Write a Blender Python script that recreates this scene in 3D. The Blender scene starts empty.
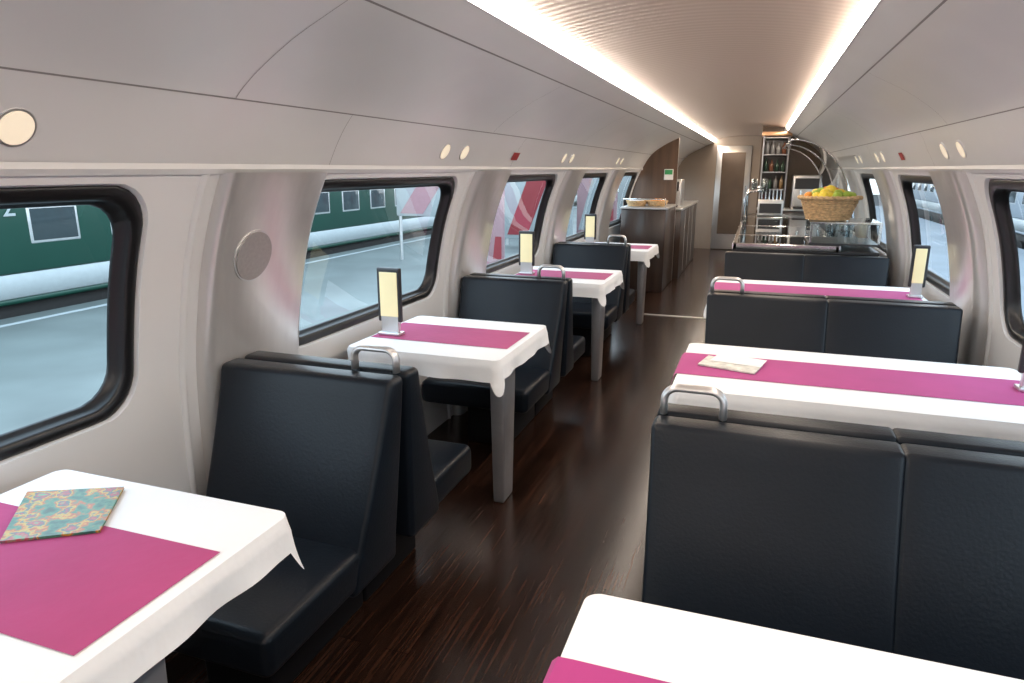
import bpy, bmesh, math, random
from mathutils import Vector, Matrix
random.seed(4)
scene = bpy.context.scene
try:
    scene.view_settings.view_transform = 'Standard'
    scene.view_settings.look = 'None'
    scene.view_settings.exposure = 0.25
except Exception: pass

# ------------------------------------------------------------ materials
def _new(name):
    m = bpy.data.materials.new(name); m.use_nodes = True
    nt = m.node_tree
    return m, nt, nt.nodes['Principled BSDF']
def mat(name, col, rough=0.5, metal=0.0, var=0.04, scale=8.0, bump=0.0, bscale=60.0, emit=None, estr=0.0, spec=0.5, sheen=0, coat=0, stretch=(1,1,1)):
    m, nt, b = _new(name)
    tc = nt.nodes.new('ShaderNodeTexCoord')
    mp = nt.nodes.new('ShaderNodeMapping'); mp.inputs['Scale'].default_value = stretch
    nt.links.new(tc.outputs['Object'], mp.inputs['Vector'])
    n = nt.nodes.new('ShaderNodeTexNoise'); n.inputs['Scale'].default_value = scale
    n.inputs['Detail'].default_value = 3
    nt.links.new(mp.outputs['Vector'], n.inputs['Vector'])
    r = nt.nodes.new('ShaderNodeValToRGB')
    r.color_ramp.elements[0].position = .3; r.color_ramp.elements[1].position = .7
    r.color_ramp.elements[0].color = tuple(c*(1-var) for c in col)+(1,)
    r.color_ramp.elements[1].color = tuple(min(1, c*(1+var)) for c in col)+(1,)
    nt.links.new(n.outputs['Fac'], r.inputs['Fac'])
    nt.links.new(r.outputs['Color'], b.inputs['Base Color'])
    b.inputs['Roughness'].default_value = rough
    b.inputs['Metallic'].default_value = metal
    b.inputs['Specular IOR Level'].default_value = spec
    if coat: b.inputs['Coat Weight'].default_value = coat; b.inputs['Coat Roughness'].default_value = .15
    if sheen: b.inputs['Sheen Weight'].default_value = sheen
    if emit:
        b.inputs['Emission Color'].default_value = emit+(1,)
        b.inputs['Emission Strength'].default_value = estr
    if bump:
        n2 = nt.nodes.new('ShaderNodeTexNoise'); n2.inputs['Scale'].default_value = bscale
        nt.links.new(mp.outputs['Vector'], n2.inputs['Vector'])
        bp = nt.nodes.new('ShaderNodeBump'); bp.inputs['Strength'].default_value = bump
        bp.inputs['Distance'].default_value = .01
        nt.links.new(n2.outputs['Fac'], bp.inputs['Height'])
        nt.links.new(bp.outputs['Normal'], b.inputs['Normal'])
    return m

M_PANEL = mat('panel_white', (.765,.77,.775), .34, 0, .02, 3)
M_ROOF = mat('panel_roof', (.70,.71,.715), .30, .1, .02, 3)
M_SILVER = mat('brushed_silver', (.72,.705,.69), .30, .6, .03, 30, stretch=(1,1,.1))
M_SEAM = mat('seam_dark', (.25,.24,.24), .6)
M_RUBBER = mat('rubber_black', (.010,.010,.011), .34)
M_LEATHER = mat('leather_black', (.0060,.0095,.0150), .38, 0, .12, 4, bump=.07, bscale=120, spec=.26)
M_BASE = mat('seat_base', (.006,.006,.008), .6, spec=.25)
M_CLOTH = mat('linen_white', (.86,.865,.87), .85, 0, .015, 5, bump=.15, bscale=25, sheen=.2)
M_RUN = mat('linen_magenta', (.42,.040,.165), .85, 0, .06, 6, bump=.1, bscale=40, sheen=.1)
M_RUN2 = mat('linen_magenta_stripe', (.43,.036,.21), .85, 0, .06, 6, sheen=.1)
M_LEG = mat('table_leg_metal', (.36,.37,.40), .35, .6, .04, 20)
M_CHROME = mat('chrome', (.78,.78,.78), .16, 1.0, .02)
M_SATIN = mat('satin_steel', (.70,.70,.70), .33, .8, .03)
M_SPKR = mat('speaker_grille', (.42,.40,.385), .45, .5, .06, 90)
M_TABLE = mat('table_board', (.10,.07,.05), .4)
M_STRIP = mat('light_strip_emission', (1,.9,.8), .5, emit=(1,.87,.74), estr=28.0)
M_SPOT = mat('spot_emission', (.75,.68,.55), .5, emit=(1,.84,.62), estr=.42)
M_LAMPG = mat('lamp_glow', (.75,.66,.40), .5, emit=(1,.80,.42), estr=.22)
M_DARK = mat('dark_frame', (.03,.03,.033), .35)
M_DGLASS = mat('dark_tray_glass', (.035,.04,.045), .08)
M_WOOD = mat('bulkhead_wood', (.10,.058,.036), .32, 0, .3, 3, stretch=(4,4,.35), coat=.3)
M_WOODD = mat('counter_wood_dark', (.040,.024,.018), .3, 0, .35, 3, stretch=(4,4,.4), coat=.3)
M_GREYW = mat('end_wall_grey', (.30,.25,.21), .4, 0, .05, 3)
M_BROWNG = mat('brown_glass_panel', (.13,.095,.07), .12, .2, .2, 2)
M_COPPER = mat('warm_ceiling_trim', (.62,.36,.20), .3, .5)
M_RED = mat('sign_red', (.35,.03,.03), .5)
M_WHITE = mat('plain_white', (.85,.85,.85), .5)
M_GREENSIGN = mat('sign_green', (.05,.35,.13), .5)

def wood_floor():
    m, nt, b = _new('floor_dark_wood')
    tc = nt.nodes.new('ShaderNodeTexCoord')
    mp = nt.nodes.new('ShaderNodeMapping'); mp.inputs['Scale'].default_value = (30, 1.15, 1)
    nt.links.new(tc.outputs['Object'], mp.inputs['Vector'])
    n = nt.nodes.new('ShaderNodeTexNoise'); n.inputs['Scale'].default_value = 2.6
    n.inputs['Detail'].default_value = 5; n.inputs['Roughness'].default_value = .52
    nt.links.new(mp.outputs['Vector'], n.inputs['Vector'])
    r = nt.nodes.new('ShaderNodeValToRGB'); e = r.color_ramp.elements
    e[0].position = .32; e[0].color = (.009,.005,.004,1)
    e[1].position = .80; e[1].color = (.072,.030,.017,1)
    x = r.color_ramp.elements.new(.54); x.color = (.028,.013,.0085,1)
    nt.links.new(n.outputs['Fac'], r.inputs['Fac'])
    br = nt.nodes.new('ShaderNodeTexBrick'); br.inputs['Scale'].default_value=1
    mp2 = nt.nodes.new('ShaderNodeMapping'); mp2.inputs['Rotation'].default_value=(0,0,math.pi/2)
    nt.links.new(tc.outputs['Object'], mp2.inputs['Vector']); nt.links.new(mp2.outputs['Vector'], br.inputs['Vector'])
    br.inputs['Brick Width'].default_value=1.1; br.inputs['Row Height'].default_value=.085; br.inputs['Mortar Size'].default_value=.0012
    br.inputs['Color1'].default_value=(.65,.65,.65,1); br.inputs['Color2'].default_value=(1.35,1.3,1.25,1); br.inputs['Mortar'].default_value=(.15,.15,.15,1)
    mx = nt.nodes.new('ShaderNodeMix'); mx.data_type='RGBA'; mx.blend_type='MULTIPLY'; mx.inputs['Factor'].default_value=1
    nt.links.new(r.outputs['Color'], mx.inputs[6]); nt.links.new(br.outputs['Color'], mx.inputs[7])
    nt.links.new(mx.outputs[2], b.inputs['Base Color'])
    mr = nt.nodes.new('ShaderNodeMapRange'); mr.inputs['To Min'].default_value = .17; mr.inputs['To Max'].default_value = .26
    nt.links.new(n.outputs['Fac'], mr.inputs['Value']); nt.links.new(mr.outputs['Result'], b.inputs['Roughness'])
    b.inputs['Specular IOR Level'].default_value=.38
    return m
M_FLOOR = wood_floor()

def ceil_mat():
    m, nt, b = _new('ceiling_ribbed')
    tc = nt.nodes.new('ShaderNodeTexCoord')
    w = nt.nodes.new('ShaderNodeTexWave'); w.bands_direction = 'Y'; w.inputs['Scale'].default_value = 5
    nt.links.new(tc.outputs['Object'], w.inputs['Vector'])
    r = nt.nodes.new('ShaderNodeValToRGB')
    r.color_ramp.elements[0].color = (.51,.41,.35,1); r.color_ramp.elements[1].color = (.57,.465,.40,1)
    nt.links.new(w.outputs['Fac'], r.inputs['Fac']); nt.links.new(r.outputs['Color'], b.inputs['Base Color'])
    bp = nt.nodes.new('ShaderNodeBump'); bp.inputs['Strength'].default_value = .12; bp.inputs['Distance'].default_value = .006
    nt.links.new(w.outputs['Fac'], bp.inputs['Height']); nt.links.new(bp.outputs['Normal'], b.inputs['Normal'])
    b.inputs['Roughness'].default_value = .35; b.inputs['Metallic'].default_value = .2
    return m
M_CEIL = ceil_mat()

def glass_mat(name, tint=(.9,.97,.98)):
    m = bpy.data.materials.new(name); m.use_nodes = True; nt = m.node_tree
    for n in list(nt.nodes): nt.nodes.remove(n)
    o = nt.nodes.new('ShaderNodeOutputMaterial'); mx = nt.nodes.new('ShaderNodeMixShader')
    t = nt.nodes.new('ShaderNodeBsdfTransparent'); t.inputs[0].default_value = tint+(1,)
    g = nt.nodes.new('ShaderNodeBsdfGlossy'); g.inputs['Roughness'].default_value = .02
    f = nt.nodes.new('ShaderNodeFresnel')
    geo = nt.nodes.new('ShaderNodeNewGeometry'); mr = nt.nodes.new('ShaderNodeMapRange')
    mr.inputs['To Min'].default_value=1.55; mr.inputs['To Max'].default_value=1/1.55
    nt.links.new(geo.outputs['Backfacing'], mr.inputs['Value']); nt.links.new(mr.outputs['Result'], f.inputs['IOR'])
    nt.links.new(f.outputs[0], mx.inputs[0]); nt.links.new(t.outputs[0], mx.inputs[1])
    nt.links.new(g.outputs[0], mx.inputs[2]); nt.links.new(mx.outputs[0], o.inputs[0])
    return m
M_GLASS = glass_mat('window_glass')
M_CASEGLASS = glass_mat('display_glass', (.92,.95,.95))

def print_mat(name, stops, scale, rough=.3, detail=4, stretch=(1,1,1), rot=(0,0,0)):
    m, nt, b = _new(name)
    tc = nt.nodes.new('ShaderNodeTexCoord')
    mp = nt.nodes.new('ShaderNodeMapping'); mp.inputs['Scale'].default_value=stretch; mp.inputs['Rotation'].default_value=rot
    n = nt.nodes.new('ShaderNodeTexNoise'); n.inputs['Detail'].default_value = detail; out=n.outputs['Fac']
    n.inputs['Scale'].default_value = scale
    nt.links.new(tc.outputs['Object'], mp.inputs['Vector']); nt.links.new(mp.outputs['Vector'], n.inputs['Vector'])
    r = nt.nodes.new('ShaderNodeValToRGB'); cr = r.color_ramp
    cr.elements[0].position = stops[0][0]; cr.elements[0].color = stops[0][1]+(1,)
    cr.elements[1].position = stops[-1][0]; cr.elements[1].color = stops[-1][1]+(1,)
    for p, c in stops[1:-1]:
        e = cr.elements.new(p); e.color = c+(1,)
    nt.links.new(out, r.inputs['Fac']); nt.links.new(r.outputs['Color'], b.inputs['Base Color'])
    b.inputs['Roughness'].default_value = rough
    return m
M_MAG = print_mat('magazine_print',[(.30,(.01,.06,.04)),(.40,(.02,.12,.09)),(.47,(.06,.21,.12)),(.51,(.42,.08,.02)),(.55,(.50,.34,.04)),(.59,(.03,.13,.14)),(.64,(.42,.05,.07)),(.70,(.10,.30,.16))],24,.35,5)

# ------------------------------------------------------------ builder
class Build:
    def __init__(s, name): s.name=name; s.v=[]; s.f=[]; s.m=[]; s.sm=[]; s.mats=[]
    def mi(s, m):
        if m not in s.mats: s.mats.append(m)
        return s.mats.index(m)
    def raw(s, v, f, m, smooth=False):
        o=len(s.v); k=s.mi(m); s.v += [tuple(p) for p in v]
        for q in f: s.f.append([i+o for i in q]); s.m.append(k); s.sm.append(smooth)
    def bm(s, b, m, smooth=True, fn=None, M=None):
        b.verts.ensure_lookup_table(); b.verts.index_update()
        vs=[]
        for q in b.verts:
            c=q.co.copy()
            if fn: c=Vector(fn(c))
            if M is not None: c=M@c
            vs.append(c)
        s.raw(vs,[[x.index for x in f.verts] for f in b.faces],m,smooth); b.free()
    def box(s, x0,x1,y0,y1,z0,z1,m,bev=.004,seg=2,fn=None,M=None,cuts=0):
        b=bmesh.new(); bmesh.ops.create_cube(b,size=1)
        sx,sy,sz=x1-x0,y1-y0,z1-z0
        for q in b.verts: q.co=Vector((q.co.x*sx,q.co.y*sy,q.co.z*sz))
        bev=min(bev,.49*min(abs(sx),abs(sy),abs(sz)))
        if bev>0: bmesh.ops.bevel(b,geom=list(b.edges),offset=bev,segments=seg,profile=.5,affect='EDGES')
        if cuts:
            for ax in (0,2):
                L=(sx,sy,sz)[ax]
                for i in range(1,cuts+1):
                    co=Vector((0,0,0)); co[ax]=-L/2+L*i/(cuts+1); no=Vector((0,0,0)); no[ax]=1
                    bmesh.ops.bisect_plane(b,geom=list(b.verts)+list(b.edges)+list(b.faces),plane_co=co,plane_no=no)
        c=Vector(((x0+x1)/2,(y0+y1)/2,(z0+z1)/2))
        for q in b.verts: q.co+=c
        s.bm(b,m,bev>0.008,fn,M)
    def cyl(s,p0,p1,r0,m,r1=None,seg=20,smooth=True):
        p0=Vector(p0);p1=Vector(p1);d=p1-p0
        b=bmesh.new(); bmesh.ops.create_cone(b,cap_ends=True,segments=seg,radius1=r0,radius2=r0 if r1 is None else r1,depth=d.length)
        M=Matrix.Translation((p0+p1)/2)@d.to_track_quat('Z','Y').to_matrix().to_4x4()
        s.bm(b,m,False,None,M)
    def sph(s,c,r,m,sc=(1,1,1),seg=14):
        b=bmesh.new(); bmesh.ops.create_uvsphere(b,u_segments=seg,v_segments=seg//2+1,radius=r)
        s.bm(b,m,True,None,Matrix.Translation(c)@Matrix.Diagonal((*sc,1)))
    def tube(s,path,r,m,seg=10,closed=False,flat=(1,1)):
        P=[Vector(p) for p in path]; n=len(P); vs=[];fs=[]
        up=None
        for i in range(n):
            a=P[(i-1)%n] if (closed or i>0) else P[i]; c=P[(i+1)%n] if (closed or i<n-1) else P[i]
            t=(c-a).normalized()
            if up is None:
                up=Vector((0,1,0)) if abs(t.y)<.9 else Vector((1,0,0))
            u=(up-t*up.dot(t)).normalized(); up=u; w=t.cross(u)
            for k in range(seg):
                an=2*math.pi*k/seg
                vs.append(P[i]+u*math.cos(an)*r*flat[0]+w*math.sin(an)*r*flat[1])
        for i in range(n if closed else n-1):
            for k in range(seg):
                j=(i+1)%n
                fs.append([i*seg+k,i*seg+(k+1)%seg,j*seg+(k+1)%seg,j*seg+k])
        if not closed:
            fs.append(list(range(seg))[::-1]); fs.append([(n-1)*seg+k for k in range(seg)])
        s.raw(vs,fs,m,True)
    def lathe(s,c,prof,m,seg=20):
        vs=[];fs=[]
        for r,z in prof:
            for k in range(seg):
                a=2*math.pi*k/seg; vs.append((c[0]+r*math.cos(a),c[1]+r*math.sin(a),c[2]+z))
        for i in range(len(prof)-1):
            for k in range(seg): fs.append([i*seg+k,i*seg+(k+1)%seg,(i+1)*seg+(k+1)%seg,(i+1)*seg+k])
        s.raw(vs,fs,m,True)
    def done(s, parent=None):
        me=bpy.data.meshes.new(s.name); me.from_pydata(s.v,[],s.f)
        for m in s.mats: me.materials.append(m)
        me.polygons.foreach_set('material_index',s.m); me.polygons.foreach_set('use_smooth',s.sm)
        me.update()
        o=bpy.data.objects.new(s.name,me); scene.collection.objects.link(o)
        if parent: o.parent=parent
        return o

# ------------------------------------------------------------ shell
XC=-.285     # ceiling centre
def xc(z):   # wall centre line
    if z<=1.6: return -.325
    t=min(1,(z-1.6)/.385); return -.325+.040*t
PR=[(0,-1.70),(.4,-1.72),(.8,-1.712),(1.0,-1.685),(1.25,-1.625),(1.48,-1.53),(1.69,-1.40),(1.82,-1.22),(1.925,-1.0),(1.985,-.87)]
def xl(z):
    if z<=PR[0][0]: return PR[0][1]
    for i in range(len(PR)-1):
        if z<=PR[i+1][0]+1e-9:
            z0,x0=PR[max(i-1,0)];z1,x1=PR[i];z2,x2=PR[i+1];z3,x3=PR[min(i+2,len(PR)-1)]
            m1=(x2-x0)/(z2-z0) ; m2=(x3-x1)/(z3-z1) if z3>z1 else (x2-x1)/(z2-z1)
            h=z2-z1;t=(z-z1)/h
            return (2*t**3-3*t*t+1)*x1+(t**3-2*t*t+t)*h*m1+(-2*t**3+3*t*t)*x2+(t**3-t*t)*h*m2
    return PR[-1][1]
def wx(side,z,inw=0.0):
    x=xl(z)+inw
    return x if side=='L' else 2*xc(z)-x
YA,YB=-4.17,13.83
BAYS=[2.83+2*k for k in range(-3,6)]
ZC=1.1275; ZLO,ZHI=.60,1.49
HW,HH,RR=.70,.3375,.13
def hole_shift(side,yc):
    if side=='L': return -.06 if yc<1.5 else 0.02
    return 0.0

def rr_point(a,hw,hh,r):
    d=(math.cos(a),math.sin(a)); lo,hi=0,2.0
    for _ in range(40):
        t=(lo+hi)/2; x,y=abs(d[0]*t),abs(d[1]*t)
        qx,qy=x-(hw-r),y-(hh-r)
        sd=math.hypot(max(qx,0),max(qy,0))+min(max(qx,qy),0)-r
        if sd>0: hi=t
        else: lo=t
    return d[0]*lo,d[1]*lo
def rect_point(a):
    c,s=math.cos(a),math.sin(a); t=1e9
    if abs(c)>1e-9: t=min(t,1.0/abs(c))
    if s>1e-9: t=min(t,(ZHI-ZC)/s)
    if s<-1e-9: t=min(t,(ZLO-ZC)/s)
    return c*t,s*t
ANG=[2*math.pi*i/160 for i in range(160)]
for cy in (1,-1):
    for cz_ in (ZHI-ZC,ZLO-ZC): ANG.append(math.atan2(cz_,cy)%(2*math.pi))
ANG=sorted(set(round(a,6) for a in ANG)); N=len(ANG)

def rings_to_mesh(B,rings,m,smooth=True):
    vs=[];fs=[]
    for R in rings: vs+=R
    for i in range(len(rings)-1):
        for k in range(N): fs.append([i*N+k,i*N+(k+1)%N,(i+1)*N+(k+1)%N,(i+1)*N+k])
    B.raw(vs,fs,m,smooth)

for side,nm in (('L','wall_left'),('R','wall_right')):
    W=Build(nm)
    zs=[0,.2,.4,.6]
    vs=[];fs=[]
    for y in (YA,YB):
        for z in zs: vs.append((wx(side,z),y,z))
    for i in range(3): fs.append([i,i+1,4+i+1,4+i])
    W.raw(vs,fs,M_PANEL,True)
    for yc in BAYS:
        sh=hole_shift(side,yc)
        inner=[rr_point(a,HW,HH,RR) for a in ANG]; outer=[rect_point(a) for a in ANG]
        rings=[]
        for t in (0,.2,.4,.6,.8,1):
            R=[]
            for (iy,iz),(oy,oz) in zip(inner,outer):
                y=yc+oy+(iy+sh-oy)*t; z=ZC+oz+(iz-oz)*t; R.append((wx(side,z),y,z))
            rings.append(R)
        rings_to_mesh(W,rings,M_PANEL)
        def ring(ins,dep):
            return [(wx(side,ZC+z,-dep),yc+sh+y,ZC+z) for y,z in (rr_point(a,HW-ins,HH-ins,RR-ins*.6) for a in ANG)]
        rings_to_mesh(W,[ring(0,0),ring(.004,.012),ring(.008,.035)],M_PANEL)
    for k in range(-4,6):
        y0=1.945+2*k
        if y0<YA+.3 or y0>YB-.3: continue
        prof=[(-.250,0),(-.246,.028),(-.236,.046),(-.215,.055),(.215,.055),(.236,.046),(.246,.028),(.250,0)]
        zz=[i*1.49/24 for i in range(25)]
        vs=[];fs=[]
        for z in zz:
            for dy,dx in prof: vs.append((wx(side,z,dx),y0+dy,z))
        n=len(prof)
        for i in range(24):
            for j in range(n-1): fs.append([i*n+j,i*n+j+1,(i+1)*n+j+1,(i+1)*n+j])
        W.raw(vs,fs,M_SILVER,True)
        for yf in (y0-.31,):
            vs=[];fs=[]
            for z in zz:
                for dy,dx in ((-.012,0),(-.006,.012),(.006,.012),(.012,0)): vs.append((wx(side,z,dx),yf+dy,z))
            for i in range(24):
                for j in range(3): fs.append([i*4+j,i*4+j+1,(i+1)*4+j+1,(i+1)*4+j])
            W.raw(vs,fs,M_PANEL,True)
    W.done()
    for wi,yc0 in enumerate(BAYS):
        yc=yc0+hole_shift(side,yc0)
        G=Build('window_%d'%(wi+1+(0 if side=='L' else len(BAYS))))
        def ring(ins,dep):
            return [(wx(side,ZC+z,-dep),yc+y,ZC+z) for y,z in (rr_point(a,HW-ins,HH-ins,RR-ins*.5) for a in ANG)]
        rings_to_mesh(G,[ring(.004,.030),ring(.005,.014),ring(.012,.010),ring(.036,.012),ring(.042,.020),ring(.044,.048),ring(.052,.050),ring(.054,.064)],M_RUBBER)
        inner=[rr_point(a,HW-.05,HH-.05,RR-.025) for a in ANG]
        rings=[[(wx(side,ZC+z*t,-.058),yc+y*t,ZC+z*t) for y,z in inner] for t in (1,.8,.6,.4,.2,.001)]
        rings_to_mesh(G,rings,M_GLASS)
        G.done()
    Rf=Build('ceiling_panel_%s'%('left' if side=='L' else 'right'))
    zs=[1.49+(1.985-1.49)*i/24 for i in range(25)]
    vs=[];fs=[]
    for y in (YA,YB):
        for z in zs: vs.append((wx(side,z,.0),y,z))
    for i in range(24): fs.append([i,i+1,25+i+1,25+i])
    Rf.raw(vs,fs,M_ROOF,True)
    def longseam(z,w=.004,m=M_SEAM,inw=.0015):
        Rf.raw([(wx(side,z-w,inw),YA,z-w),(wx(side,z-w,inw),YB,z-w),(wx(side,z+w,inw),YB,z+w),(wx(side,z+w,inw),YA,z+w)],[[0,1,2,3]],m)
    longseam(1.492,.003); longseam(1.69,.0018); longseam(1.925,.0016)
    vs=[(wx(side,1.485,-.01),YA,1.485),(wx(side,1.485,.012),YA,1.485),(wx(side,1.50,.014),YA,1.50),(wx(side,1.515,.002),YA,1.515)]
    vs+=[(a,YB,c) for a,b,c in vs]
    Rf.raw(vs,[[0,1,5,4],[1,2,6,5],[2,3,7,6]],M_ROOF)
    for k in range(-2,8):
        y=2.24+2*k
        if y>YB-1: continue
        for za,zb in ((1.515,1.688),(1.692,1.92)):
            vs=[];fs=[]
            for i in range(9):
                z=za+(zb-za)*i/8; yy=y+(.0 if za<1.6 else 1.4)
                vs+= [(wx(side,z,.0015),yy-.0012,z),(wx(side,z,.0015),yy+.0012,z)]
            for i in range(8): fs.append([2*i,2*i+1,2*i+3,2*i+2])
            Rf.raw(vs,fs,M_SEAM)
    s=(lambda x:x) if side=='L' else (lambda x:2*XC-x)
    Rf.raw([(s(-.87),YA,1.985),(s(-.87),YB,1.985),(s(-.862),YB,1.985),(s(-.862),YA,1.985),(s(-.866),YB,1.998),(s(-.866),YA,1.998)],[[0,1,2,3],[3,2,4,5]],M_ROOF)
    Rf.done()
    St=Build('ceiling_light_strip')
    ye=YB if side=='L' else 10.1
    St.raw([(s(-.866),YA,1.996),(s(-.866),ye,1.996),(s(-.838),ye,2.040),(s(-.838),YA,2.040)],[[0,1,2,3]],M_STRIP)
    if ye<YB: St.raw([(s(-.866),ye,1.996),(s(-.866),YB,1.996),(s(-.838),YB,2.040),(s(-.838),ye,2.040)],[[0,1,2,3]],M_ROOF)
    St.done()
    Sp=Build('ceiling_downlights')
    ys=[-1.2,-.96,.82,1.06,3.18,3.42,5.40,5.64,7.6,7.84,9.7,9.94] if side=='L' else [-.3,.0,1.7,1.98,3.60,3.90,5.7,5.98,6.9,7.18,8.9,9.18]
    z=1.585; x=wx(side,z); dzx=(xl(1.62)-xl(1.55))/.07
    nrm=Vector((1,0,-dzx)).normalized()
    if side=='R': nrm.x*=-1
    for y in ys:
        p=Vector((x,y,z))
        Sp.cyl(p-nrm*.01,p+nrm*.004,.044,M_SATIN,seg=32)
        Sp.cyl(p,p+nrm*.006,.038,M_SPOT,seg=32)
    Sp.done()
    Sg=Build('emergency_notice_sign')
    y=4.24 if side=='L' else 5.0; za,zb=1.555,1.60
    Sg.raw([(wx(side,za,.004),y-.06,za),(wx(side,za,.004),y+.06,za),(wx(side,zb,.004),y+.06,zb),(wx(side,zb,.004),y-.06,zb)],[[0,1,2,3]],M_RED)
    Sg.done()
    if side=='L':
        z=1.22; x=wx(side,z,.055); dz=(xl(1.27)-xl(1.17))/.1
        nrm=Vector((1 ,0,-dz)).normalized()
        Dk=Build('wall_speaker_cover')
        p=Vector((x,1.865,z))
        Dk.cyl(p-nrm*.006,p+nrm*.006,.090,M_SATIN,seg=48)
        Dk.cyl(p,p+nrm*.009,.084,M_SPKR,seg=48)
        Dk.done()

C=Build('ceiling')
def cz(x): return 2.040+.062*(1-((x-XC)/.56)**2)
n=24; vs=[];fs=[]
for y in (YA,YB):
    for i in range(n+1):
        x=XC-.56+1.12*i/n; vs.append((x,y,cz(x)))
for i in range(n): fs.append([i,i+1,n+1+i+1,n+1+i])
C.raw(vs,fs,M_CEIL,True); C.done()

F=Build('floor')
F.raw([(-1.75,YA,0),(1.12,YA,0),(1.12,YB,0),(-1.75,YB,0)],[[0,1,2,3]],M_FLOOR); F.done()
T=Build('trim_1'); T.box(-1.05,-.22,7.16,7.20,.0005,.007,M_SATIN,.002); T.done()

def section(B,y,x0,x1,m,zmin=0,zmax=3):
    def top(x):
        xm = x if x<=XC else 2*XC-x
        if xm>=-.84: return cz(x)
        if xm>=-.87: return 2.0
        lo,hi=.8,1.985
        for _ in range(30):
            z=(lo+hi)/2
            xx = xl(z) if x<=XC else 2*XC-(2*xc(z)-xl(z))
            if xx<xm: lo=z
            else: hi=z
        return lo
    n=60; vs=[];fs=[]
    for i in range(n+1):
        x=x0+(x1-x0)*i/n; t=min(top(x),zmax)
        vs+=[(x,y,zmin),(x,y,max(zmin,t))]
    for i in range(n): fs.append([2*i,2*i+2,2*i+3,2*i+1])
    B.raw(vs,fs,m)
W=Build('wall_back'); section(W,YB-.01,-1.72,1.07,M_GREYW); W.done()
W=Build('wall_front'); section(W,YA+.01,-1.72,1.07,M_PANEL); W.done()
W=Build('wall_bulkhead_left'); section(W,9.60,-1.71,-1.05,M_WOOD); section(W,9.66,-1.71,-1.05,M_WOOD)
W.raw([(-1.05,9.60,0),(-1.05,9.66,0),(-1.05,9.66,1.90),(-1.05,9.60,1.90)],[[0,1,2,3]],M_SATIN); W.done()
W=Build('wall_bulkhead_right'); section(W,10.6,-.02,1.07,M_BROWNG); section(W,10.66,-.02,1.07,M_WOOD)
W.raw([(-.02,10.60,0),(-.02,10.66,0),(-.02,10.66,2.08),(-.02,10.60,2.08)],[[0,1,2,3]],M_SATIN); W.done()

# ------------------------------------------------------------ benches
def bench(x0,x1,ym,d,double=False,deep=.69,ln=.19):
    B=Build('dining_bench_seat')
    xm=(x0+x1)/2
    def lean(c):
        t=max(0,min(1.15,(.88-c.z)/.5))
        k=.22 if abs(c.y-ym)<.045 else 1.0
        y=c.y+d*(ln*t**1.15)*k
        return (c.x-(c.x-xm)/(x1-x0)*.045*t,y,c.z)
    halves=[(x0,(x0+x1)/2),((x0+x1)/2,x1)] if double else [(x0,x1)]
    ya,yb=sorted((ym+d*.003,ym+d*.088))
    for i,(a,b) in enumerate(halves):
        ea=.003 if i==1 else 0; eb=.003 if (double and i==0) else 0
        B.box(a-ea,b+eb,ya,yb,.26,.875,M_LEATHER,.020 if not double else .014,4,fn=lean,cuts=9)
    c0,c1=sorted((ym+d*.12,ym+d*deep))
    for i,(a,b) in enumerate(halves):
        def puff(c,a=a,b=b):
            u=(c.x-a)/(b-a); v=(c.y-c0)/(c1-c0)
            return (c.x,c.y,c.z+(.012*math.sin(math.pi*min(1,max(0,u)))*math.sin(math.pi*min(1,max(0,v))) if c.z>.36 else 0))
        ia=.014 if (not double or i==0) else -.004; ib=.028 if not double else (-.004 if i==0 else .014)
        B.box(a+ia,b-ib,c0,c1,.275,.402,M_LEATHER,.030,4,fn=puff,cuts=5)
    c2,c3=sorted((ym+d*.0,ym+d*(deep-.20)))
    B.box(x0+.20,x1-.20,c2,c3,.0,.285,M_BASE,.012,2)
    return B.done()
def grab(x0,x1,y):
    H=Build('grab_handle'); r=.035; zt=.948; zb=.876
    pth=[(x0,y,zb)]
    for k in range(7):
        a=math.pi-math.pi/2*k/6; pth.append((x0+r+r*math.cos(a),y,zt-r+r*math.sin(a)))
    for k in range(7):
        a=math.pi/2-math.pi/2*k/6; pth.append((x1-r+r*math.cos(a),y,zt-r+r*math.sin(a)))
    pth.append((x1,y,zb))
    H.tube(pth,.0125,M_SATIN,12,flat=(1.4,.8))
    return H.done()

LX0,LX1=-1.648,-1.0
for k in (-1,0,1,2):
    ym=1.825+2*k
    bench(LX0,LX1,ym,-1); bench(LX0,LX1,ym+.012,1,deep=.59,ln=.15); grab(-1.185,-1.035,ym+.006)
RX0,RX1=-.21,.935
for k in (-1,0,1):
    ym=1.735+1.955*k
    bench(RX0,RX1,ym,-1,True); bench(RX0,RX1,ym+.012,1,True,deep=.57,ln=.15); grab(-.190,-.040,ym+.006)
bench(RX0,RX1,1.735+1.955*2,-1,True)

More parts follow.
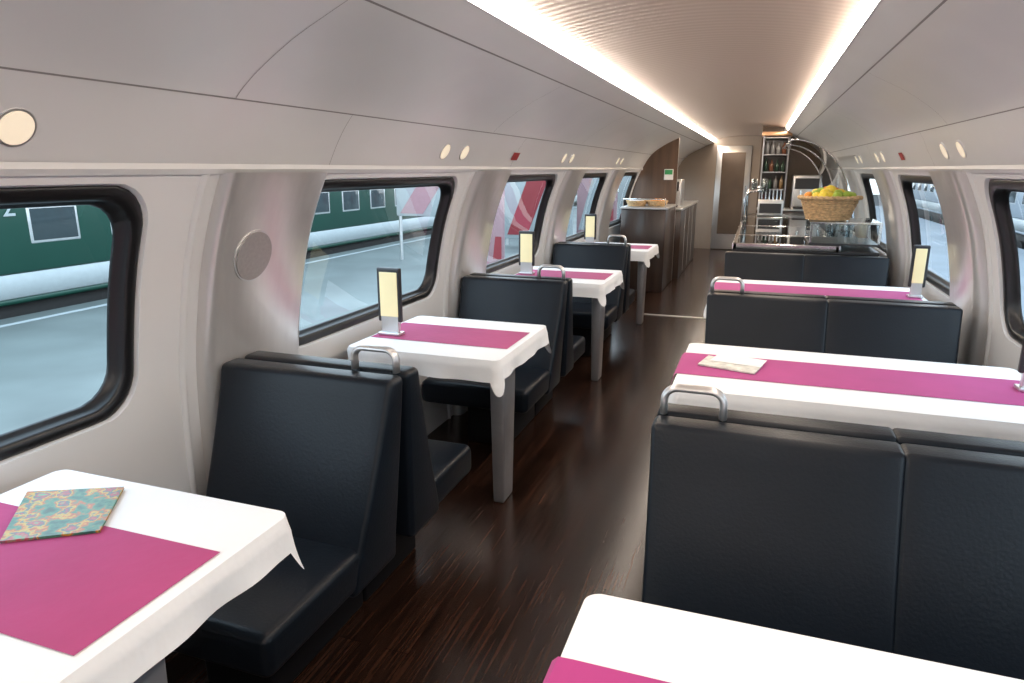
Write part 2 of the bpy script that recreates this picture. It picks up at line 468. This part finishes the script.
# ------------------------------------------------------------ tables
def table(x0,x1,yc,side,cloth_seed=0,hy=.345,run=.16,m=M_RUN,legdy=0):
    y0,y1=yc-hy,yc+hy; z=.75
    T=Build('dining_table')
    T.box(x0+.012,x1-.012,y0+.012,y1-.012,.715,z-.004,M_TABLE,.008,2)
    lx = x1-.090 if side=='L' else x0+.10
    ly=yc+legdy
    def tap(c):
        t=c.z/.71; return (lx+(c.x-lx)*(.75+.35*t), ly+(c.y-ly)*(.85+.2*t), c.z)
    T.box(lx-.035,lx+.035,ly-.075,ly+.075,.0,.715,M_LEG,.012,3,fn=tap)
    xa,xb=(x0+.02,lx) if side=='L' else (lx,x1-.02)
    T.box(xa,xb,yc-.04,yc+.04,.675,.716,M_LEG,.006,2)
    T.done()
    C=Build('tablecloth'); rnd=random.Random(cloth_seed)
    P=[]
    rc=.03; seg=30
    def side_pts(ax,ay,bx,by,nx,ny,drop):
        for i in range(seg):
            t=i/(seg-1); P.append([ax+(bx-ax)*t,ay+(by-ay)*t,nx,ny,drop,0])
    dn=.085; da=.075; dw=.012
    dl,dr=(dw,da) if side=='L' else (da,dw)
    def corner(cx,cy,a0,d0,d1,big):
        for i in range(1,11):
            t=i/11; a=a0+math.pi/2*t
            ex=math.sin(math.pi*t)*big
            P.append([cx+rc*math.cos(a),cy+rc*math.sin(a),math.cos(a),math.sin(a),d0+(d1-d0)*t+ex*.06,ex])
    bl=0 if side=='L' else 1; br=1-bl
    side_pts(x0+rc,y0,x1-rc,y0,0,-1,dn); corner(x1-rc,y0+rc,-math.pi/2,dn,dr,br)
    side_pts(x1,y0+rc,x1,y1-rc,1,0,dr); corner(x1-rc,y1-rc,0,dr,dn,br)
    side_pts(x1-rc,y1,x0+rc,y1,0,1,dn); corner(x0+rc,y1-rc,math.pi/2,dn,dl,bl)
    side_pts(x0,y1-rc,x0,y0+rc,-1,0,dl); corner(x0+rc,y0+rc,math.pi,dl,dn,bl)
    n=len(P); L=9; vs=[];fs=[]
    ph=rnd.random()*6; s=0; S=[]
    for i in range(n):
        if i: s+=math.hypot(P[i][0]-P[i-1][0],P[i][1]-P[i-1][1])
        S.append(s)
    for j in range(L):
        t=j/(L-1)
        for i,(x,y,nx,ny,dr_,ex) in enumerate(P):
            rip=math.sin(S[i]*2*math.pi/S[-1]*9+ph)*.6+math.sin(S[i]*2*math.pi/S[-1]*16+ph*2)*.4
            out=.008*min(1,t*4)+t*t*(.008*rip+.006+ex*.016)*min(1,dr_/.08)
            if dr_<.03: out=.0
            zz=z+.003-.006*min(1,t*5)-dr_*t
            vs.append((x+nx*out,y+ny*out,zz if t>0 else z+.003))
    for j in range(L-1):
        for i in range(n):
            k=(i+1)%n; fs.append([j*n+i,(j+1)*n+i,(j+1)*n+k,j*n+k])
    C.raw(vs,fs,M_CLOTH,True)
    C.raw([(p[0],p[1],z+.003) for p in P],[list(range(n))],M_CLOTH,False)
    C.done()
    R=Build('table_runner')
    zt=z+.005
    if side=='L':
        pts=[(x0+.01,zt),(x1-.03,zt)]
    else:
        pts=[(x1-.03,zt),(x0+.02,zt),(x0-.004,zt-.001),(x0-.014,zt-.012),(x0-.024,zt-.06)]
    vs=[];fs=[]
    for x,zz in pts: vs+=[(x,yc-run,zz),(x,yc+run,zz)]
    for i in range(len(pts)-1): fs.append([2*i,2*i+1,2*i+3,2*i+2])
    R.raw(vs,fs,m)
    R.done()
def lamp(x,y,z=.757,w=.060):
    Lm=Build('table_lamp_panel')
    Lm.box(x-w+.005,x+w-.005,y-.03,y+.03,z,z+.012,M_SATIN,.003,2)
    Lm.box(x-w+.015,x+w-.015,y-.012,y+.012,z+.01,z+.12,M_SATIN,.004,2)
    Lm.box(x-w,x+w,y-.011,y+.011,z+.06,z+.31,M_DARK,.008,3)
    Lm.box(x-w+.015,x+w-.015,y-.0135,y+.0135,z+.085,z+.29,M_LAMPG,.002,1)
    Lm.done()
TY=[.80,2.81,4.80,6.78]
for i,y in enumerate([-1.20]+TY): table(-1.635,-.93,y,'L',i,legdy=-.05)
for i,y in enumerate([-1.24,.735,2.69,4.645]): table(-.235,.985,y,'R',10+i,m=M_RUN2)
lamp(-1.555,2.72); lamp(-1.555,4.72); lamp(-1.555,6.74)
lamp(.93,4.60,w=.045); lamp(.94,2.72,w=.045)

Mg=Build('magazine')
q=[(-1.571,1.010),(-1.377,1.105),(-1.252,.934),(-1.406,.833)]
vs=[(x,y,.7565) for x,y in q]+[(x,y,.762) for x,y in q]
Mg.raw(vs,[[4,5,6,7],[0,1,5,4],[1,2,6,5],[2,3,7,6],[3,0,4,7]],M_MAG); Mg.done()
M_PAPER=mat('brochure_paper',(.66,.66,.60),.4,0,.25,35)
Br=Build('brochure')
vs=[(-.17,2.66,.7575),(.04,2.60,.7575),(.07,2.73,.7575),(-.14,2.80,.7575)]
vs+=[(x,y,z+.006) for x,y,z in vs]
Br.raw(vs,[[4,5,6,7],[0,1,5,4],[1,2,6,5],[2,3,7,6],[3,0,4,7]],M_PAPER)
vs=[(-.13,2.72,.765),(.06,2.68,.765),(.085,2.78,.768),(-.10,2.83,.768)]
Br.raw(vs,[[0,1,2,3]],M_WHITE); Br.done()

# ------------------------------------------------------------ bar counter (right, far)
Bc=Build('bar_counter')
cx0,cx1,cy0,cy1=-.16,.90,5.80,9.9
Bc.box(cx0+.02,cx1,cy0+.02,cy1,0,.86,M_WOODD,.01,2)
Bc.box(cx0,cx1,cy0,cy1,.86,.885,M_DARK,.004,1)
ybars=[cy0,6.6,7.7,9.1,cy1-.03]
for y in ybars:
    Bc.box(cx0-.005,.62,y,y+.028,.87,.925,M_CHROME,.006,2)
Bc.box(cx0-.008,cx0+.028,cy0,cy1,.87,.925,M_CHROME,.006,2)
Bc.box(.59,.63,cy0,cy1,.87,.925,M_CHROME,.006,2)
for a,b in zip(ybars[:-1],ybars[1:]):
    Bc.box(cx0+.04,.58,a+.04,b-.01,.886,.900,M_DGLASS,.004,1)
    Bc.box(cx0+.03,.59,a+.03,b,.918,.922,M_CASEGLASS,0)
Bc.done()
G=Build('glass_display_case')
gx0,gx1=.40,.90
G.box(gx0,gx1,5.84,6.42,.925,.94,M_DARK,.003,1)
for (x,y) in ((gx0,5.84),(gx1-.02,5.84),(gx0,6.40),(gx1-.02,6.40)):
    G.box(x,x+.02,y,y+.02,.94,1.09,M_CHROME,.003,1)
G.box(gx0,gx1,5.84,6.42,1.09,1.105,M_CASEGLASS,0)
G.box(gx0-.003,gx1,5.835,5.85,1.088,1.106,M_CHROME,.003,1); G.box(gx0-.004,gx0+.012,5.84,6.42,1.088,1.106,M_CHROME,.003,1)
G.box(gx0+.02,gx1-.02,5.845,5.850,.94,1.09,M_CASEGLASS,0)
G.box(gx0+.003,gx0+.008,5.86,6.40,.94,1.09,M_CASEGLASS,0)
G.done()
Gd=Build('curved_glass_guard')
arc=[]
for t in range(17):
    a=math.pi/2*t/16
    arc.append((.24+.50*math.cos(a),1.20+.55*math.sin(a)))
for y in (6.7,8.1,9.5):
    Gd.tube([(.74,y,.925),(.74,y,1.0)]+[(x,y,z) for x,z in arc],.007,M_CHROME,8)
vs=[];fs=[]
for y in (6.7,9.5):
    for x,z in [(.74,.93)]+arc: vs.append((x,y,z))
for i in range(17): fs.append([i,i+1,18+i+1,18+i])
Gd.raw(vs,fs,M_CASEGLASS,True)
Gd.tube([(.24,6.7,1.75),(.24,9.5,1.75)],.009,M_CHROME,8)
Gd.done()
Rl=Build('counter_rail')
for y in (7.4,8.9):
    Rl.tube([(-.13,y,.926),(-.13,y,1.18),(-.125,y,1.24),(-.09,y,1.28),(-.03,y,1.29),(.03,y,1.29)],.014,M_CHROME,8)
Rl.tube([(-.10,7.4,1.275),(-.10,8.9,1.275)],.010,M_CHROME,8)
Rl.box(-.09,.10,7.42,8.88,1.28,1.29,M_CASEGLASS,0)
Rl.done()
Wg=Build('drinking_glasses')
for i in range(9):
    y=7.5+i*.16
    for x in (-.05,.05):
        Wg.lathe((x,y,1.291),[(.0,.002),(.026,.002),(.030,.10),(.028,.10),(.024,.006),(0,.006)],M_CASEGLASS,12)
for i in range(4):
    for x in (.68,.80):
        Wg.lathe((x,6.9+i*.2,.886),[(.0,.002),(.03,.002),(.036,.14),(.033,.14),(.027,.006),(0,.006)],M_CASEGLASS,12)
Wg.done()
Cg=Build('cutlery_caddy')
Cg.box(.0,.30,9.35,9.6,.926,1.12,M_SATIN,.01,2); Cg.box(.02,.28,9.33,9.352,.96,1.08,M_DARK,.002,1)
for k in range(6): Cg.cyl((.04+k*.045,9.5,1.12),(.04+k*.045,9.5+.02,1.24),.008,M_CHROME,seg=8)
Cg.done()

M_WICK=mat('wicker',(.62,.42,.22),.7,0,.3,40)
M_LEMON=mat('fruit_yellow',(.85,.66,.06),.4,0,.15,12); M_LIME=mat('fruit_green',(.35,.52,.06),.4,0,.2,12); M_ORG=mat('fruit_orange',(.85,.33,.04),.45,0,.1,12)
bx,by,bz=.53,6.02,1.106
K=Build('fruit_basket')
K.lathe((bx,by,bz),[(0,.004),(.13,.004),(.15,.02),(.205,.17),(.197,.17),(.14,.03),(0,.02)],M_WICK,32)
for i in range(12):
    z=.012+i*.0138; r=.148+.056*(z/.165)
    pts=[]
    for k in range(96):
        a=2*math.pi*k/96; rr=r+.005*math.sin(16*a+(math.pi if i%2 else 0))
        pts.append((bx+rr*math.cos(a),by+rr*math.sin(a),bz+z))
    K.tube(pts,.0075,M_WICK,6,closed=True)
for ph in (0,math.pi):
    pts=[]
    for k in range(120):
        a=2*math.pi*k/120; pts.append((bx+(.222+.007*math.sin(18*a+ph))*math.cos(a),by+(.222+.007*math.sin(18*a+ph))*math.sin(a),bz+.178+.007*math.cos(18*a+ph)))
    K.tube(pts,.010,M_WICK,6,closed=True)
ko=K.done()
Fr=Build('fruit_pile')
for i in range(30):
    a=i*2.4; r=min(.035*math.sqrt(i),.165)
    m=random.choice([M_LEMON,M_LEMON,M_LIME,M_ORG])
    Fr.sph((bx+r*math.cos(a),by+r*math.sin(a),bz+.180+.055*(1-r/.17)+random.random()*.01),.036,m,(1.15 if m==M_LEMON else 1,1,.95))
Fr.done(ko)

Sh=Build('back_bar_shelf')
sx0,sx1,sy=.0,.34,10.15
Sh.box(sx0,sx1+.5,sy,sy+.35,0,.95,M_WOODD,.01,2)
Sh.box(sx0-.01,sx1+.5,sy-.02,sy+.36,.95,.975,M_SATIN,.004,1)
for x in (sx0,sx1-.02): Sh.box(x,x+.02,sy,sy+.33,.975,1.93,M_LEG,.004,1)
for z in (1.22,1.45,1.68,1.90): Sh.box(sx0,sx1,sy,sy+.33,z,z+.015,M_LEG,.003,1)
Sh.box(sx0,sx1,sy+.30,sy+.33,.98,1.93,M_WOODD,.003,1)
Sh.box(sx0-.02,sx1+.02,sy-.03,sy+.34,1.93,1.985,M_COPPER,.01,2)
Sh.done()
Bt=Build('bottle_row')
cols=[mat('bottle_%d'%i,c,.2,0,.05,coat=.4) for i,c in enumerate([(.02,.05,.03),(.16,.06,.03),(.2,.2,.2),(.12,.03,.03),(.22,.14,.06)])]
for z in (.977,1.236,1.466,1.696):
    for i in range(4):
        h=.14+.05*random.random(); m=random.choice(cols); r=.028
        Bt.lathe((sx0+.06+i*.072,sy+.12,z),[(0,0),(r,0),(r,h*.6),(r*.4,h*.78),(r*.35,h),(0,h)],m,12)
Bt.done()
Cm=Build('coffee_machine')
Cm.box(.42,.78,10.18,10.5,.976,1.42,M_SATIN,.02,3)
Cm.box(.45,.75,10.165,10.18,1.24,1.38,M_DARK,.004,1)
Cm.box(.45,.75,10.10,10.18,.98,1.01,M_DARK,.004,1)
Cm.cyl((.53,10.14,1.22),(.53,10.14,1.16),.02,M_CHROME); Cm.cyl((.67,10.14,1.22),(.67,10.14,1.16),.02,M_CHROME)
Cm.done()

Sc=Build('service_cabinet')
Sc.box(-1.60,-1.05,8.60,9.55,0,1.02,M_WOODD,.01,2)
Sc.box(-1.61,-1.03,8.58,9.56,1.02,1.045,M_SATIN,.005,2)
Sc.tube([(-1.58,8.61,1.045),(-1.58,8.61,1.14),(-1.06,8.61,1.14),(-1.06,8.61,1.045)],.008,M_CHROME,8)
Sc.done()
for i,(x,y) in enumerate(((-1.45,8.85),(-1.2,8.9))):
    bb=Build('bread_basket')
    bb.lathe((x,y,1.046),[(0,.002),(.10,.002),(.13,.07),(.125,.07),(.095,.01),(0,.01)],M_WICK,24)
    for k in range(4):
        bb.tube([(x+.131*math.cos(2*math.pi*j/32)-.008*(3-k)*math.cos(2*math.pi*j/32),y+(.131-.008*(3-k))*math.sin(2*math.pi*j/32),1.055+k*.018) for j in range(32)],.006,M_WICK,6,closed=True)
    bo=bb.done()
    rl=Build('bread_roll_pile')
    for k in range(7):
        a=k*2.4; r=.028*math.sqrt(k)
        rl.sph((x+r*math.cos(a),y+r*math.sin(a),1.046+.055+.012*(k%2)),.036,M_ORG if i else M_WHITE,(1.2,1,.75))
    rl.done(bo)
Kc=Build('kitchen_counter')
Kc.box(-1.55,-.98,9.75,12.2,0,.95,M_WOODD,.01,2)
Kc.box(-1.56,-.96,9.73,12.22,.95,.98,M_SATIN,.005,2)
for y in (10.3,10.9,11.5): Kc.box(-.982,-.975,y,y+.008,.05,.93,M_SATIN,0)
Kc.done()
Cm=Build('coffee_machine')
Cm.box(-1.36,-1.02,10.0,10.35,.981,1.36,M_SATIN,.02,3)
Cm.box(-1.32,-1.06,9.985,10.0,1.20,1.33,M_DARK,.004,1)
Cm.box(-1.32,-1.06,9.93,10.0,.985,1.01,M_DARK,.004,1)
Cm.cyl((-1.25,9.96,1.19),(-1.25,9.96,1.14),.02,M_CHROME); Cm.cyl((-1.13,9.96,1.19),(-1.13,9.96,1.14),.02,M_CHROME)
Cm.done()
Dr=Build('door_1')
Dr.box(-.80,-.18,13.76,13.815,.01,1.92,M_SATIN,.01,2)
Dr.box(-.70,-.28,13.75,13.765,.3,1.80,M_BROWNG,0)
Dr.cyl((-.24,13.72,1.0),(-.24,13.72,1.2),.012,M_CHROME)
Dr.done()
Sg=Build('exit_sign'); Sg.box(-1.22,-1.10,9.575,9.598,1.36,1.50,M_WHITE,.003,1)
Sg.box(-1.21,-1.11,9.570,9.576,1.43,1.49,M_GREENSIGN,0); Sg.done()

for i,(x,y) in enumerate(((-.5,11.2),(.3,9.4),(-.5,12.8),(-.45,9.0))):
    ld=bpy.data.lights.new('bar_downlight','AREA'); ld.shape='DISK'; ld.size=.12; ld.energy=7; ld.color=(1,.70,.42)
    lo=bpy.data.objects.new('bar_downlight',ld); lo.location=(x,y,2.02); scene.collection.objects.link(lo)

# ------------------------------------------------------------ outside
ZP=-1.25
M_PLAT=mat('platform_concrete',(.130,.155,.150),.55,0,.22,.55,bump=.1)
M_PLATR=mat('platform_concrete_brightened',(.22,.25,.28),.6,0,.12,.6)  # right platform: brightness put into the colour so the right windows look bright
M_TRACK=mat('track_ballast',(.045,.043,.04),.9,0,.3,6)
M_GREEN=mat('train_green',(.008,.052,.036),.3,0,.05,1)
M_TWHITE=mat('train_white',(.36,.40,.41),.4)
M_TPALE=mat('added_train_pale_blue',(.30,.35,.40),.4,0,.06,.7)
M_TGLASS=mat('train_window_glass',(.04,.055,.06),.08)
M_TDARK=mat('train_underframe',(.012,.012,.012),.6)
M_PINK=mat('poster_pink',(.36,.22,.24),.5); M_PRED=mat('poster_red',(.28,.03,.04),.5); M_PBLUE=mat('poster_blue',(.06,.09,.20),.5)
P=Build('station_platform')
P.box(-13.3,-2.6,-14,60,-2.0,ZP,M_PLAT,.02,1)
P.box(-2.95,-2.85,-14,60,ZP-.002,ZP+.006,M_TWHITE,0)
P.box(-12.75,-12.6,-14,60,ZP-.002,ZP+.006,M_TWHITE,0)
P.done()
G=Build('ground')
G.raw([(-60,-40,-2.3),(60,-40,-2.3),(60,120,-2.3),(-60,120,-2.3)],[[0,1,2,3]],M_TRACK); G.done()
P=Build('station_platform'); P.box(2.6,9,-14,60,-2.0,ZP,M_PLATR,.02,1); P.done()
def train(X,sgn,ty0,ty1,body,band,name,w0=2.2):
    Tr=Build(name)
    def bx(a,b,*r,**k):
        a,b=sorted((a,b)); Tr.box(a,b,*r,**k)
    bx(X-sgn*2.8,X,ty0,ty1,-1.08,-.97,body,bev=.02,seg=1)
    bx(X-sgn*2.8,X+sgn*.01,ty0,ty1,-.97,-.50,band,bev=.02,seg=1)
    bx(X-sgn*2.8,X,ty0,ty1,-.50,1.85,body,bev=.05,seg=2)
    bx(X-sgn*2.6,X-sgn*.15,ty0,ty1,1.85,2.2,M_TDARK,bev=.15,seg=3)
    bx(X-sgn*2.6,X-sgn*.3,ty0+1,ty1,-1.9,-1.08,M_TDARK,bev=.05,seg=1)
    y=ty0+w0
    while y<ty1-2:
        bx(X-sgn*.05,X+sgn*.012,y,y+1.10,.05,1.15,M_SATIN,bev=.06,seg=3)
        bx(X-sgn*.04,X+sgn*.018,y+.05,y+1.05,.10,1.10,M_TGLASS,bev=.05,seg=3)
        bx(X-sgn*.04,X+sgn*.024,y+.05,y+1.05,.74,.77,M_SATIN,bev=0)
        bx(X-sgn*.04,X+sgn*.024,y+.535,y+.565,.77,1.08,M_SATIN,bev=0)
        y+=1.85
    yb=ty0+4
    while yb<ty1-3:
        for q in (0,2.6):
            Tr.cyl((X-sgn*.35,yb+q,-1.85),(X-sgn*.2,yb+q,-1.85),.45,M_TDARK,seg=24)
        yb+=14
    return Tr.done()
tro=train(-13.6,1,2.0,60.0,M_GREEN,M_TWHITE,'passenger_train',w0=.35+1.85*4-.05)
train(10.2,-1,-12,60.0,M_TPALE,M_TWHITE,'passenger_train')  # invented pale train, added to brighten the view through the right windows
tx=bpy.data.curves.new('class_number','FONT'); tx.body='2'; tx.size=.55; tx.extrude=.004
tx.materials.append(M_TWHITE)
to=bpy.data.objects.new('class_number',tx); to.location=(-13.58,9.22,.62); to.rotation_euler=(math.pi/2,0,math.pi/2)
scene.collection.objects.link(to); to.parent=tro
for i,(x,y,w,z0,z1) in enumerate(((-9.2,19.0,1.3,.1,1.7),(-6.6,17.0,.35,-1.0,1.2),(-7.5,24.0,1.3,-1.0,2.0),(-6.0,27,.8,-1.0,1.8),(-5.5,34,1.0,-1.0,2.0),(-9.5,29,1.0,-.8,2.0))):
    b=Build('advertising_banner')
    b.box(x-w,x+w,y,y+.12,z0,z1,(M_TWHITE,M_PINK)[i%2],.02,2)
    h=z1-z0
    b.raw([(x-w*.9,y-.01,z0+h*.05),(x-w*.3,y-.01,z0+h*.05),(x+w*.5,y-.01,z0+h*.95),(x-w*.1,y-.01,z0+h*.95)],[[0,1,2,3]],(M_PINK,M_TWHITE)[i%2] if i<1 else (M_PRED,M_TWHITE)[i%2])
    b.raw([(x+w*.15,y-.012,z0+h*.08),(x+w*.85,y-.012,z0+h*.08),(x+w*.85,y-.012,z0+h*.35),(x+w*.35,y-.012,z0+h*.35)],[[0,1,2,3]],(M_PBLUE,M_PRED)[i%2])
    b.cyl((x-w+.1,y+.06,ZP+.001),(x-w+.1,y+.06,z0),.05,M_SATIN); b.cyl((x+w-.1,y+.06,ZP+.001),(x+w-.1,y+.06,z0),.05,M_SATIN)
    b.done()
for y in (26.5,38.5):
    c=Build('canopy_post'); c.cyl((-8.2,y,ZP+.001),(-8.2,y,4),.14,M_TWHITE); c.box(-8.45,-7.95,y-.25,y+.25,ZP+.001,ZP+.15,M_SATIN,.01,1); c.done()

# ------------------------------------------------------------ world & camera
w=bpy.data.worlds.new('world'); scene.world=w; w.use_nodes=True
bg=w.node_tree.nodes['Background']
nt=w.node_tree
tc=nt.nodes.new('ShaderNodeTexCoord'); sp=nt.nodes.new('ShaderNodeSeparateXYZ'); rp=nt.nodes.new('ShaderNodeValToRGB')
nt.links.new(tc.outputs['Generated'],sp.inputs[0]); nt.links.new(sp.outputs['Z'],rp.inputs['Fac'])
rp.color_ramp.elements[0].position=0; rp.color_ramp.elements[0].color=(.84,.91,.98,1)
rp.color_ramp.elements[1].position=.7; rp.color_ramp.elements[1].color=(.66,.82,1,1)
nt.links.new(rp.outputs['Color'],bg.inputs['Color'])
bg.inputs['Strength'].default_value=3.3

cd=bpy.data.cameras.new('camera'); cd.lens=24; cd.sensor_width=36; cd.clip_start=.02; cd.clip_end=300
co=bpy.data.objects.new('camera',cd); scene.collection.objects.link(co)
co.location=(0,0,1.5)
co.rotation_euler=(math.pi/2-math.atan(172.5/683),0,math.radians(19.47))
scene.camera=co
